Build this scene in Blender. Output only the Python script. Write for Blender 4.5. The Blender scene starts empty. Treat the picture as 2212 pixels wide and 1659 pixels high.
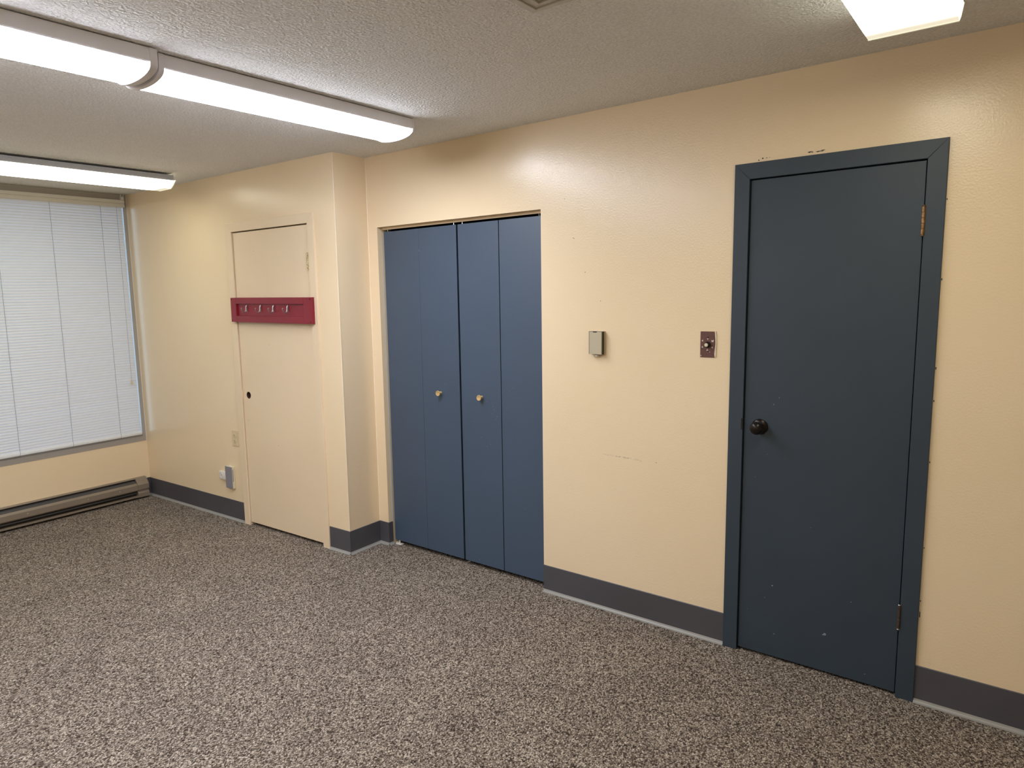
import bpy, bmesh, math, random
from mathutils import Vector, Matrix

random.seed(7)
S = bpy.context.scene
COL = S.collection

# ------------------------------------------------------------------ measured layout (metres)
H = 2.4437            # ceiling height
XL = -4.6101          # plane of the window wall
XS = -2.218           # x of the outer corner of the stepped wall
D0, D1 = 0.2615, 0.3389   # step depth at that corner / at the window wall
ANG = math.atan2(D1 - D0, XS - XL)     # slight skew of the beige wall
SLEN = math.hypot(D1 - D0, XS - XL)
XR, YB = 3.3, -4.7    # walls behind / beside the photographer
CL0, CL1, CLT = -2.1377, -0.9572, 2.0211   # closet opening
BB = 0.1495           # cove base height

# ------------------------------------------------------------------ camera
cam_d = bpy.data.cameras.new('camera')
cam = bpy.data.objects.new('camera', cam_d)
COL.objects.link(cam)
r = Vector((0.77606206, 0.63017851, -0.02455059))
u = Vector((-0.06348456, 0.11679336, 0.99112513))
f = Vector((-0.6274531, 0.76761602, -0.1306455))
m = Matrix((r, u, -f)).transposed().to_4x4()
m.translation = Vector((0.96206784, -3.00732158, 1.61757375))
cam.matrix_world = m
cam_d.sensor_fit = 'HORIZONTAL'
cam_d.sensor_width = 36.0
cam_d.lens = 1483.2329 / 2212 * 36.0
cam_d.shift_x = (1106 - 998.1836) / 2212
cam_d.shift_y = -(829.5 - 826.0828) / 2212
cam_d.clip_start = 0.02
S.camera = cam

# ------------------------------------------------------------------ world, exposure
w = bpy.data.worlds.new('overcast_sky')
S.world = w
w.use_nodes = True
bg = w.node_tree.nodes['Background']
bg.inputs['Color'].default_value = (0.56, 0.73, 1.0, 1)
bg.inputs['Strength'].default_value = 1.3
S.view_settings.view_transform = 'Standard'
S.view_settings.look = 'None'
S.view_settings.gamma = 1.0
S.view_settings.use_curve_mapping = False
S.view_settings.exposure = 1.09
E_NEAR, E_FAR, E_RIGHT = 13.8, 3.9, 5.6     # emission of the lamp lenses

# ------------------------------------------------------------------ helpers
def srgb(c):
    if isinstance(c, str):
        c = [int(c[i:i + 2], 16) / 255 for i in (0, 2, 4)]
    return tuple(x / 12.92 if x <= 0.04045 else ((x + 0.055) / 1.055) ** 2.4 for x in c) + (1,)

def mat(name, col, rough=0.5, metal=0.0, bump=None, vary=None, spec=0.5):
    """col hex; bump=(scale, strength, distance[, detail]); vary=(scale, hex2, amount)"""
    mt = bpy.data.materials.new(name)
    mt.use_nodes = True
    nt = mt.node_tree
    b = nt.nodes['Principled BSDF']
    b.inputs['Base Color'].default_value = srgb(col)
    b.inputs['Roughness'].default_value = rough
    b.inputs['Metallic'].default_value = metal
    b.inputs['Specular IOR Level'].default_value = spec
    tc = nt.nodes.new('ShaderNodeTexCoord')
    if vary:
        n = nt.nodes.new('ShaderNodeTexNoise')
        n.inputs['Scale'].default_value = vary[0]
        n.inputs['Detail'].default_value = 4
        nt.links.new(tc.outputs['Object'], n.inputs['Vector'])
        rp = nt.nodes.new('ShaderNodeMapRange')
        rp.inputs['From Min'].default_value = 0.35
        rp.inputs['From Max'].default_value = 0.65
        rp.inputs['To Max'].default_value = vary[2]
        nt.links.new(n.outputs['Fac'], rp.inputs['Value'])
        mx = nt.nodes.new('ShaderNodeMix')
        mx.data_type = 'RGBA'
        mx.inputs['A'].default_value = srgb(col)
        mx.inputs['B'].default_value = srgb(vary[1])
        nt.links.new(rp.outputs['Result'], mx.inputs['Factor'])
        nt.links.new(mx.outputs['Result'], b.inputs['Base Color'])
    if bump:
        n = nt.nodes.new('ShaderNodeTexNoise')
        n.inputs['Scale'].default_value = bump[0]
        n.inputs['Detail'].default_value = bump[3] if len(bump) > 3 else 2
        nt.links.new(tc.outputs['Object'], n.inputs['Vector'])
        bp = nt.nodes.new('ShaderNodeBump')
        bp.inputs['Strength'].default_value = bump[1]
        bp.inputs['Distance'].default_value = bump[2]
        nt.links.new(n.outputs['Fac'], bp.inputs['Height'])
        nt.links.new(bp.outputs['Normal'], b.inputs['Normal'])
    return mt

def emit(name, rgb, strength, base='F4F4EE'):
    mt = mat(name, base, 0.35)
    b = mt.node_tree.nodes['Principled BSDF']
    b.inputs['Emission Color'].default_value = (*rgb, 1)
    b.inputs['Emission Strength'].default_value = strength
    return mt

def fade_ends(mt, strength, half=0.605, span=0.14, low=0.05):
    nt = mt.node_tree
    b = nt.nodes['Principled BSDF']
    tc = nt.nodes.new('ShaderNodeTexCoord')
    sp = nt.nodes.new('ShaderNodeSeparateXYZ')
    ab = nt.nodes.new('ShaderNodeMath'); ab.operation = 'ABSOLUTE'
    mr = nt.nodes.new('ShaderNodeMapRange'); mr.interpolation_type = 'SMOOTHSTEP'
    mr.inputs['From Min'].default_value = half - span
    mr.inputs['From Max'].default_value = half - 0.03
    mr.inputs['To Min'].default_value = strength
    mr.inputs['To Max'].default_value = strength * low
    nt.links.new(tc.outputs['Object'], sp.inputs[0])
    nt.links.new(sp.outputs['Y'], ab.inputs[0])
    nt.links.new(ab.outputs[0], mr.inputs['Value'])
    nt.links.new(mr.outputs['Result'], b.inputs['Emission Strength'])

def carpet_mat():
    mt = bpy.data.materials.new('loop_carpet')
    mt.use_nodes = True
    nt = mt.node_tree
    L = nt.links.new
    b = nt.nodes['Principled BSDF']
    b.inputs['Roughness'].default_value = 1.3
    b.inputs['Specular IOR Level'].default_value = 0.1
    tc = nt.nodes.new('ShaderNodeTexCoord')
    mp = nt.nodes.new('ShaderNodeMapping')
    mp.inputs['Rotation'].default_value = (0, 0, 0.25)
    mp.inputs['Scale'].default_value = (1.0, 0.72, 1)
    L(tc.outputs['Object'], mp.inputs['Vector'])
    v = nt.nodes.new('ShaderNodeTexVoronoi')
    v.inputs['Scale'].default_value = 250
    v.inputs['Randomness'].default_value = 1.0
    v.feature = 'SMOOTH_F1'
    v.inputs['Smoothness'].default_value = 0.45
    dn = nt.nodes.new('ShaderNodeTexNoise')
    dn.inputs['Scale'].default_value = 260
    dn.inputs['Detail'].default_value = 1
    L(tc.outputs['Object'], dn.inputs['Vector'])
    dm = nt.nodes.new('ShaderNodeVectorMath'); dm.operation = 'MULTIPLY_ADD'
    dm.inputs[1].default_value = (0.009, 0.009, 0)
    L(dn.outputs['Color'], dm.inputs[0])
    L(mp.outputs['Vector'], dm.inputs[2])
    L(dm.outputs[0], v.inputs['Vector'])
    sep = nt.nodes.new('ShaderNodeSeparateColor')
    L(v.outputs['Color'], sep.inputs['Color'])
    cr = nt.nodes.new('ShaderNodeValToRGB')
    e = cr.color_ramp.elements
    e[0].position, e[0].color = 0.0, srgb('382E27')
    e[1].position, e[1].color = 1.0, srgb('E8DCCC')
    for p, c in ((0.25, '6C5E53'), (0.5, '9F9184'), (0.75, 'C0B1A1')):
        n = e.new(p); n.color = srgb(c)
    L(sep.outputs['Red'], cr.inputs['Fac'])
    n = nt.nodes.new('ShaderNodeTexNoise')
    n.inputs['Scale'].default_value = 3.0
    n.inputs['Detail'].default_value = 5
    L(tc.outputs['Object'], n.inputs['Vector'])
    mr = nt.nodes.new('ShaderNodeMapRange')
    mr.inputs['From Min'].default_value = 0.3
    mr.inputs['From Max'].default_value = 0.7
    mr.inputs['To Min'].default_value = 0.86
    mr.inputs['To Max'].default_value = 1.0
    L(n.outputs['Fac'], mr.inputs['Value'])
    mx = nt.nodes.new('ShaderNodeMix')
    mx.data_type = 'RGBA'; mx.blend_type = 'MULTIPLY'
    mx.inputs['Factor'].default_value = 1
    L(cr.outputs['Color'], mx.inputs['A'])
    L(mr.outputs['Result'], mx.inputs['B'])
    # darker grooves between the loops
    gr = nt.nodes.new('ShaderNodeMapRange')
    gr.inputs['From Min'].default_value = 0.25
    gr.inputs['From Max'].default_value = 0.75
    gr.inputs['To Min'].default_value = 1.0
    gr.inputs['To Max'].default_value = 0.42
    L(v.outputs['Distance'], gr.inputs['Value'])
    m2 = nt.nodes.new('ShaderNodeMix')
    m2.data_type = 'RGBA'; m2.blend_type = 'MULTIPLY'
    m2.inputs['Factor'].default_value = 1
    L(mx.outputs['Result'], m2.inputs['A'])
    L(gr.outputs['Result'], m2.inputs['B'])
    L(m2.outputs['Result'], b.inputs['Base Color'])
    bp = nt.nodes.new('ShaderNodeBump')
    bp.invert = True
    bp.inputs['Strength'].default_value = 0.7
    bp.inputs['Distance'].default_value = 0.004
    L(v.outputs['Distance'], bp.inputs['Height'])
    L(bp.outputs['Normal'], b.inputs['Normal'])
    return mt

def glass_mat():
    mt = bpy.data.materials.new('window_glass')
    mt.use_nodes = True
    nt = mt.node_tree
    nt.nodes.remove(nt.nodes['Principled BSDF'])
    t = nt.nodes.new('ShaderNodeBsdfTransparent')
    t.inputs['Color'].default_value = (0.9, 0.95, 0.94, 1)
    g = nt.nodes.new('ShaderNodeBsdfGlossy')
    g.inputs['Roughness'].default_value = 0.02
    mx = nt.nodes.new('ShaderNodeMixShader')
    fr = nt.nodes.new('ShaderNodeFresnel')
    fr.inputs['IOR'].default_value = 1.45
    nt.links.new(fr.outputs[0], mx.inputs[0])
    nt.links.new(t.outputs[0], mx.inputs[1])
    nt.links.new(g.outputs[0], mx.inputs[2])
    nt.links.new(mx.outputs[0], nt.nodes['Material Output'].inputs[0])
    return mt

def slat_mat():
    mt = mat('blind_slat_enamel', 'EAEBEE', 0.4)
    nt = mt.node_tree
    b = nt.nodes['Principled BSDF']
    tr = nt.nodes.new('ShaderNodeBsdfTranslucent')
    tr.inputs['Color'].default_value = srgb('E8ECF2')
    mx = nt.nodes.new('ShaderNodeMixShader')
    mx.inputs[0].default_value = 0.11
    nt.links.new(b.outputs[0], mx.inputs[1])
    nt.links.new(tr.outputs[0], mx.inputs[2])
    nt.links.new(mx.outputs[0], nt.nodes['Material Output'].inputs[0])
    return mt

M = {}
M['wall'] = mat('cream_wall_paint', 'EFDAB8', 0.25, bump=(135, 0.30, 0.0017, 1), vary=(1.3, 'EDD5B0', 0.6))
M['beadpaint'] = mat('corner_bead_paint', 'F6E6CC', 0.22)  # paler than the wall, edge highlight put into the colour
M['borewood'] = mat('bare_bore_wood', '4A3022', 0.9)
M['ceiling'] = mat('textured_ceiling', 'F6F6F4', 0.85, bump=(95, 1.0, 0.011, 2), vary=(110, 'E2E0DA', 0.7), spec=0.2)  # darker speckle is the stipple's self-shadow put into the colour
M['carpet'] = carpet_mat()
M['door_cream'] = mat('cream_door_paint', 'ECD7B8', 0.34, bump=(30, 0.12, 0.001), vary=(2.0, 'E8D1B1', 0.7))
M['blue'] = mat('slate_blue_paint', '3F5167', 0.46, bump=(60, 0.35, 0.0008, 3), vary=(2.5, '3C4E63', 0.8), spec=0.8)
M['navy'] = mat('dark_slate_paint', '37434F', 0.46, bump=(60, 0.35, 0.0008, 3), vary=(2.5, '343F4A', 0.8), spec=0.4)  # the closet's slate blue again, dimmer light put into a darker colour
M['base'] = mat('vinyl_cove_base', '525156', 0.42, vary=(3.0, '4A494E', 0.8))
M['toe'] = mat('vinyl_toe', '96948F', 0.4)
M['black'] = mat('dark_void', '0C0B0B', 0.9, spec=0.1)
M['closet'] = mat('closet_interior', '2A2725', 0.9)  # dark colour stands in for the shade in the door gaps
M['brass'] = mat('brass', 'E8C88E', 0.34, 0.55)
M['brassdull'] = mat('worn_brass', 'A8835A', 0.42, 0.6, vary=(90, '7C5E3E', 1.0))
M['brasspaint'] = mat('painted_brass', 'E6D6A6', 0.35, 0.3, vary=(120, '8A7444', 1.0))
M['bronze'] = mat('dark_bronze', '2A2422', 0.28, 0.7)
M['brownmetal'] = mat('brown_hinge', '4E423B', 0.5, 0.4)
M['chrome'] = mat('chrome', 'D8D8D8', 0.18, 1.0)
M['nickel'] = mat('dull_nickel', 'B4ABA8', 0.32, 0.9)
M['alu'] = mat('anodised_frame', 'ACA59B', 0.45, 0.0, bump=(200, 0.2, 0.0004))
M['headrail'] = mat('headrail_enamel', 'DEDBD0', 0.4)
M['slat'] = slat_mat()
M['rail'] = mat('bottom_rail', 'E9ECEF', 0.35)
M['cord'] = mat('ladder_cord', '8E9096', 0.8)
M['heater'] = mat('heater_taupe', '8C7F70', 0.42, 0.15)
M['heaterdark'] = mat('heater_recess', '26221F', 0.5)
M['fin'] = mat('heater_fins', '6A6A6E', 0.3, 0.8)
M['white'] = mat('white_enamel', 'EAE8EC', 0.4)
M['whiteplastic'] = mat('white_plastic', 'E4DDD2', 0.45)
M['greyhousing'] = mat('grey_housing', 'A9A9A9', 0.45)
M['vent'] = mat('vent_enamel', 'C6BFB4', 0.5)
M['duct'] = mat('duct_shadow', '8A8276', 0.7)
M['red'] = mat('cranberry_paint', '8C2433', 0.33, bump=(40, 0.2, 0.0006), vary=(8, '82202E', 0.8))
M['almond'] = mat('almond_plastic', 'DCC9A4', 0.4)
M['slot'] = mat('socket_slot', '4A3A26', 0.8)
M['greytape'] = mat('grey_cover', '8D8B94', 0.4, vary=(60, '85838C', 0.8))
M['peel'] = mat('torn_paint_cream', 'DDD3B4', 0.6)
M['thermo'] = mat('thermostat_beige', 'BCB298', 0.45, bump=(140, 0.25, 0.0004))
M['thermodark'] = mat('thermostat_groove', '3A3020', 0.6)
M['brownplate'] = mat('brown_plate', '68423B', 0.5, vary=(70, '5A3A33', 0.8))
M['cream_print'] = mat('cream_print', 'D6C7BE', 0.6)
M['knobblack'] = mat('black_knob', '121014', 0.3)
M['knobcap'] = mat('cream_cap', 'DCD2B4', 0.4)
M['caulk'] = mat('caulk', 'E4D9BE', 0.5)
M['bare'] = mat('unpainted_strip', 'DDE2E2', 0.5)
M['scuff'] = mat('scuff_brown', '7E6748', 0.8)
M['smear'] = mat('paint_smear', '2E3036', 0.6)
M['chip'] = mat('pale_chip', '8E9CA6', 0.6)
M['filler'] = mat('wall_filler', 'E6D2B4', 0.7)
M['lens_near'] = emit('lens_cool_white', (0.93, 0.97, 1.08), E_NEAR)
M['lens_far'] = emit('lens_green_white', (0.98, 1.0, 0.80), E_FAR)
M['lens_right'] = emit('lens_warm_white', (1.0, 0.94, 0.76), E_RIGHT, 'D9CFAA')
M['lens_edge'] = emit('lens_edge_glow', (0.88, 0.84, 0.62), 0.27)
M['lens_side'] = emit('lens_side_glow', (0.98, 0.96, 0.80), 2.0)

fade_ends(M['lens_far'], E_FAR)
fade_ends(M['lens_right'], E_RIGHT, low=0.06)

def new_bm():
    return bmesh.new()

def box(bm, x0, x1, y0, y1, z0, z1, bev=0.0, mx=None):
    c = Matrix.Translation(((x0 + x1) / 2, (y0 + y1) / 2, (z0 + z1) / 2)) @ Matrix.Diagonal((abs(x1 - x0), abs(y1 - y0), abs(z1 - z0), 1))
    if mx is not None:
        c = mx @ c
    res = bmesh.ops.create_cube(bm, size=1.0, matrix=c)
    if bev:
        es = list({e for v in res['verts'] for e in v.link_edges})
        bmesh.ops.bevel(bm, geom=es, offset=bev, segments=2, affect='EDGES', profile=0.5)

def prism(bm, prof, a0, a1, axis='y', mx=None):
    """closed profile of 2-D points extruded from a0 to a1. axis y: points are (x, z); axis x: (y, z); axis z: (x, y)"""
    def P(p, a):
        v = {'y': (p[0], a, p[1]), 'x': (a, p[0], p[1]), 'z': (p[0], p[1], a)}[axis]
        v = Vector(v)
        return mx @ v if mx is not None else v
    A = [bm.verts.new(P(p, a0)) for p in prof]
    B = [bm.verts.new(P(p, a1)) for p in prof]
    n = len(prof)
    for i in range(n):
        bm.faces.new((A[i], A[(i + 1) % n], B[(i + 1) % n], B[i]))
    bm.faces.new(A)
    bm.faces.new(list(reversed(B)))

def lathe(bm, prof, mx, seg=24):
    """prof: (radius, height) along local z; mx places it"""
    rings = []
    for rad, h in prof:
        if rad < 1e-6:
            rings.append([bm.verts.new(mx @ Vector((0, 0, h)))])
        else:
            rings.append([bm.verts.new(mx @ Vector((rad * math.cos(2 * math.pi * k / seg), rad * math.sin(2 * math.pi * k / seg), h))) for k in range(seg)])
    for A, B in zip(rings, rings[1:]):
        for k in range(seg):
            a, b = A[k % len(A)], A[(k + 1) % len(A)]
            c, d = B[(k + 1) % len(B)], B[k % len(B)]
            vs = []
            for v in (a, b, c, d):
                if v not in vs:
                    vs.append(v)
            if len(vs) > 2:
                bm.faces.new(vs)

def tube(bm, pts, rads, seg=8, mx=None):
    pts = [Vector(p) for p in pts]
    if not isinstance(rads, (list, tuple)):
        rads = [rads] * len(pts)
    rings = []
    for i, p in enumerate(pts):
        t = (pts[min(i + 1, len(pts) - 1)] - pts[max(i - 1, 0)]).normalized()
        a = t.orthogonal() if i == 0 else prev - t * prev.dot(t)
        a.normalize(); prev = a
        b = t.cross(a)
        ring = []
        for k in range(seg):
            v = p + (a * math.cos(2 * math.pi * k / seg) + b * math.sin(2 * math.pi * k / seg)) * rads[i]
            ring.append(bm.verts.new(mx @ v if mx is not None else v))
        rings.append(ring)
    for A, B in zip(rings, rings[1:]):
        for k in range(seg):
            bm.faces.new((A[k], A[(k + 1) % seg], B[(k + 1) % seg], B[k]))
    bm.faces.new(list(reversed(rings[0])))
    bm.faces.new(rings[-1])

def obj(name, bm, material, parent=None, smooth=False, label=None, cat=None, kind=None, group=None, loc=None, rz=None):
    bmesh.ops.recalc_face_normals(bm, faces=bm.faces)
    me = bpy.data.meshes.new(name)
    bm.to_mesh(me)
    bm.free()
    for mm in (material if isinstance(material, list) else [material]):
        me.materials.append(mm)
    if smooth:
        me.shade_smooth()
        me.set_sharp_from_angle(angle=math.radians(38))
    o = bpy.data.objects.new(name, me)
    COL.objects.link(o)
    o.parent = parent
    if loc is not None:
        o.location = loc
    if rz is not None:
        o.rotation_euler.z = rz
    tag(o, label, cat, kind, group)
    return o

def tag(o, label=None, cat=None, kind=None, group=None):
    for k, v in (('label', label), ('category', cat), ('kind', kind), ('group', group)):
        if v:
            o[k] = v
    return o

def root(name, loc, rz=0.0, **kw):
    o = bpy.data.objects.new(name, None)
    COL.objects.link(o)
    o.empty_display_size = 0.1
    o.location = loc
    o.rotation_euler.z = rz
    tag(o, **kw)
    return o

def facing_minus_y(x, y, z):
    """matrix whose local z points to -y (out of the main wall, into the room)"""
    return Matrix.Translation((x, y, z)) @ Matrix.Rotation(math.pi / 2, 4, 'X')

# local frame of the skewed beige wall: x runs 0 (corner) .. -SLEN (window wall), -y into the room
def MB():
    return Matrix.Translation((XS, -D0, 0)) @ Matrix.Rotation(ANG, 4, 'Z')

def wall_slab(bm, a0, a1, z0, z1, holes, t, mx=None):
    """slab along local x from a0 to a1, faces at y=0 (room) and y=t, with rectangular holes (x0,x1,zb,zt)"""
    xs = sorted({a0, a1, *[h[0] for h in holes], *[h[1] for h in holes]})
    zs = sorted({z0, z1, *[h[2] for h in holes], *[h[3] for h in holes]})
    solid = lambda i, j: 0 <= i < len(xs) - 1 and 0 <= j < len(zs) - 1 and not any(
        h[0] < (xs[i] + xs[i + 1]) / 2 < h[1] and h[2] < (zs[j] + zs[j + 1]) / 2 < h[3] for h in holes)
    cache = {}
    def V(x, y, z):
        k = (round(x, 5), round(y, 5), round(z, 5))
        if k not in cache:
            v = Vector((x, y, z))
            cache[k] = bm.verts.new(mx @ v if mx is not None else v)
        return cache[k]
    for i in range(len(xs) - 1):
        for j in range(len(zs) - 1):
            if not solid(i, j):
                continue
            x0, x1, a, b = xs[i], xs[i + 1], zs[j], zs[j + 1]
            bm.faces.new((V(x0, 0, a), V(x1, 0, a), V(x1, 0, b), V(x0, 0, b)))
            bm.faces.new((V(x0, t, b), V(x1, t, b), V(x1, t, a), V(x0, t, a)))
            if not solid(i - 1, j): bm.faces.new((V(x0, 0, a), V(x0, 0, b), V(x0, t, b), V(x0, t, a)))
            if not solid(i + 1, j): bm.faces.new((V(x1, 0, b), V(x1, 0, a), V(x1, t, a), V(x1, t, b)))
            if not solid(i, j - 1): bm.faces.new((V(x0, 0, a), V(x0, t, a), V(x1, t, a), V(x1, 0, a)))
            if not solid(i, j + 1): bm.faces.new((V(x0, 0, b), V(x1, 0, b), V(x1, t, b), V(x0, t, b)))

# ------------------------------------------------------------------ room shell
bm = new_bm(); box(bm, XL - 0.3, XR + 0.2, YB - 0.2, 0.9, -0.1, 0.0)
obj('floor', bm, M['carpet'], label='brown and grey flecked loop-pile carpet covering the whole floor', cat='carpet', kind='structure')
bm = new_bm(); box(bm, XL - 0.3, XR + 0.2, YB - 0.2, 0.9, H, H + 0.1)
obj('ceiling', bm, M['ceiling'], label='greyish white stippled ceiling carrying the strip lights', cat='ceiling', kind='structure')

DL0, DL1, DLT = 0.060, 0.669, 2.046      # rough opening of the blue door (hidden under its casing)
bm = new_bm()
wall_slab(bm, XS, XR, 0, H, [(CL0, CL1, 0, CLT), (DL0 - 0.03, DL1 + 0.03, 0, DLT + 0.03)], 0.12)
wr = obj('wall_right', bm, M['wall'], label='long cream wall with the closet and the slate blue door', cat='wall', kind='structure')

BS0, BS1, BT = 0.183, 1.0805, 2.1169     # beige door: casing outer edges (s from the corner), top
bm = new_bm()
wall_slab(bm, -SLEN, 0, 0, H, [(-BS1 + 0.025, -BS0 - 0.025, 0, BT - 0.025)], 0.10, MB())
# the return of the step, facing +x
c0 = MB() @ Vector((0, 0, 0))
box(bm, XS - 0.10, XS, -D0 + 0.0005, 0.12, 0, H)
wb = obj('wall_back', bm, M['wall'], label='cream wall stepping forward around the painted-shut cream door', cat='wall', kind='structure')

WY1, WY0 = -0.341, -3.05                 # window opening along y
WZ0 = 0.4636
bm = new_bm()
mwin = Matrix.Translation((XL, 0, 0)) @ Matrix.Rotation(math.pi / 2, 4, 'Z')   # local x -> +y, local +y -> -x
wall_slab(bm, YB, -0.2, 0, H, [(WY0, WY1, WZ0, H)], 0.14, mwin)
obj('wall_left', bm, M['wall'], label='low cream wall below the wide window with white blinds', cat='wall', kind='structure')
bm = new_bm(); box(bm, XR, XR + 0.1, YB, 0.12, 0, H)
obj('wall_far', bm, M['wall'], label='plain cream end wall to the side of the slate blue door', cat='wall', kind='structure')
bm = new_bm(); box(bm, XL - 0.14, XR + 0.1, YB - 0.1, YB, 0, H)
obj('wall_front', bm, M['wall'], label='plain cream wall facing the closet and the doors', cat='wall', kind='structure')

for x, y, rr in ((XS, -D0, .0028), (XS, 0, .0026)):
    bm = new_bm()
    lathe(bm, [(0, BB if y else BB), (rr, BB), (rr, H - .001), (0, H - .001)], Matrix.Translation((x + (0.0 if y else .0008), y - (0.0 if y else .0008), 0)), 10)
    obj('corner_bead', bm, M['beadpaint'], wb, True)  # bright outer edge and inner caulk line, highlight put into the colour

# added backing boxes behind the doors, shade put into their dark colour
bm = new_bm()
for x0, x1, zt in ((CL0 - 0.02, CL1 + 0.02, 2.3), (DL0 - 0.05, DL1 + 0.05, 2.3)):
    box(bm, x0, x1, 0.72, 0.74, 0, zt); box(bm, x0 - 0.02, x0, 0.12, 0.74, 0, zt); box(bm, x1, x1 + 0.02, 0.12, 0.74, 0, zt); box(bm, x0, x1, 0.12, 0.74, zt, zt + 0.02)
mb = MB()
x0, x1 = -BS1, -BS0
box(bm, x0, x1, 0.5, 0.52, 0, 2.3, mx=mb); box(bm, x0 - 0.02, x0, 0.1, 0.52, 0, 2.3, mx=mb); box(bm, x1, x1 + 0.02, 0.1, 0.52, 0, 2.3, mx=mb); box(bm, x0, x1, 0.1, 0.52, 2.3, 2.32, mx=mb)
obj('wall_inner', bm, M['closet'], label='dark walls of the closet and cupboard space behind the doors', cat='wall', kind='structure')

# marks on the long wall
def specks(bm, pts, y, n=8):
    for (x, z, w_, h_) in pts:
        k = [(x + w_ * math.cos(a) * random.uniform(.6, 1), z + h_ * math.sin(a) * random.uniform(.6, 1)) for a in [2 * math.pi * i / n for i in range(n)]]
        A = [bm.verts.new((p[0], y, p[1])) for p in k]
        B = [bm.verts.new((p[0], y + 0.002, p[1])) for p in k]
        bm.faces.new(A)
        for i in range(n):
            bm.faces.new((A[i], A[(i + 1) % n], B[(i + 1) % n], B[i]))
bm = new_bm()
pts = []
for i in range(110):
    t = random.random()
    x = -0.64 + 0.24 * (0.12 + 0.88 * t ** 0.75)
    pts.append((x, 0.8050 - 0.005 * t + random.gauss(0, .0022), random.uniform(.0006, .0024), random.uniform(.0004, .0010)))
for x, z in ((-.817, 2.057), (-.771, 1.866), (-.705, 1.698), (-.622, 1.558), (-.765, 1.863), (-.33, .80)):
    pts.append((x, z, .0028, .0026))
specks(bm, pts, -0.0005)
obj('scuff_mark', bm, M['scuff'], wr, kind='stuff')
bm = new_bm()
pts = [(.27 + .06 * random.random(), 2.1215 + random.uniform(-.001, .004), random.uniform(.004, .011), random.uniform(.0008, .0022)) for _ in range(12)]
pts += [(.105, 2.1235, .005, .003), (.12, 2.1235, .004, .0018), (.131, 2.124, .003, .001), (.09, 2.118, .003, .004)]
pts += [(.7295, z, .0022, random.uniform(.004, .012)) for z in (.35, .36, .41, .62, .95, 1.18, 1.3, 1.62, 1.9)]
specks(bm, pts, -0.0006)
obj('paint_smear', bm, M['smear'], wr, kind='stuff')
bm = new_bm()
specks(bm, [(-.079, .470, .007, .011), (-.084, .462, .006, .007), (-.118, .474, .004, .004), (-.11, .462, .004, .004), (.16 - .2, .60, .002, .002)], -0.0005)
obj('filler_patch', bm, M['filler'], wr, kind='stuff')
bm = new_bm()
for y, z, a in ((-.175, .556, .004), (-.166, .548, .004), (-.170, .542, .003), (-.170, .306, .005)):
    box(bm, XS - 0.001, XS + 0.0012, y - a, y + a, z - a, z + a, 0.0008)
obj('filler_patch', bm, M['filler'], wb, kind='stuff')

# ------------------------------------------------------------------ cove bases
def cove(name, segs, label, kindmx=None):
    """segs: list of (x0, x1, mx) runs along local x, face towards -y"""
    rt = root(name, segs[0][2] @ Vector((segs[0][0], 0, 0)) if segs else (0, 0, 0), label=label, cat='baseboard', kind='structure')
    inv = Matrix.Translation(-Vector(rt.location))
    for x0, x1, mx in segs:
        bm = new_bm()
        prism(bm, [(0, 0.001), (-0.0045, 0.001), (-0.0045, 0.012), (-0.0035, BB - 0.002), (-0.002, BB), (0, BB)], x0, x1, 'x', inv @ mx)
        obj('vinyl_strip', bm, M['base'], rt)
        bm = new_bm()
        prism(bm, [(-0.0045, 0.001), (-0.019, 0.001), (-0.0185, 0.003), (-0.012, 0.005), (-0.0075, 0.009), (-0.0046, 0.016)], x0, x1, 'x', inv @ mx)
        obj('toe', bm, M['toe'], rt, label='pale grey toe of the cove base')
    return rt
I4 = Matrix.Identity(4)
cove('baseboard_right', [(CL1, 0.0, I4)], 'dark grey cove base between the closet and the slate blue door')
cove('baseboard_end', [(0.7267, XR, I4)], 'dark grey cove base past the hinge side of the slate blue door')
# step: front piece, return piece, short piece, jamb piece
ret = Matrix.Translation((XS, 0, 0)) @ Matrix.Rotation(math.pi / 2, 4, 'Z')     # local x -> +y, local -y -> +x
jam = Matrix.Translation((CL0, 0, 0)) @ Matrix.Rotation(math.pi / 2, 4, 'Z')
cove('baseboard_step', [(-BS0, 0.004, MB()), (-D0 - 0.004, 0, ret), (XS, CL0 + 0.004, I4), (-0.004, 0.034, jam)], 'dark grey cove base wrapping the wall step beside the closet')
cove('baseboard_back', [(-SLEN, -BS1, MB())], 'dark grey cove base from the window corner to the cream door')
lw = Matrix.Translation((XL, 0, 0)) @ Matrix.Rotation(math.pi / 2, 4, 'Z')
cove('baseboard_left', [(-0.392, -0.341, lw)], 'short dark grey cove base between the heater and the corner')

# ------------------------------------------------------------------ door hinge helper
def hinge(parent, x, y, z0, z1, matA, matTip=None, rad=0.0062, leaf=None):
    bm = new_bm()
    n = 5
    hh = (z1 - z0) / n
    prof = []
    for i in range(n):
        a, b = z0 + i * hh, z0 + (i + 1) * hh
        prof += [(rad * .82, a), (rad, a + .0012), (rad, b - .0012), (rad * .82, b)]
    lathe(bm, [(0, z0)] + prof + [(0, z1)], Matrix.Translation((x, y, 0)), 14)
    h = obj('hinge', bm, matA, parent, True)
    bm = new_bm()
    for za, zb in ((z0 - .006, z0 - .0002), (z1 + .0002, z1 + .005)):
        lathe(bm, [(0, za), (rad * .8, za + .001), (rad * .95, (za + zb) / 2), (rad * .8, zb - .0005), (0, zb)], Matrix.Translation((x, y, 0)), 12)
    obj('pin', bm, matTip or matA, h, True)
    return h

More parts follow.
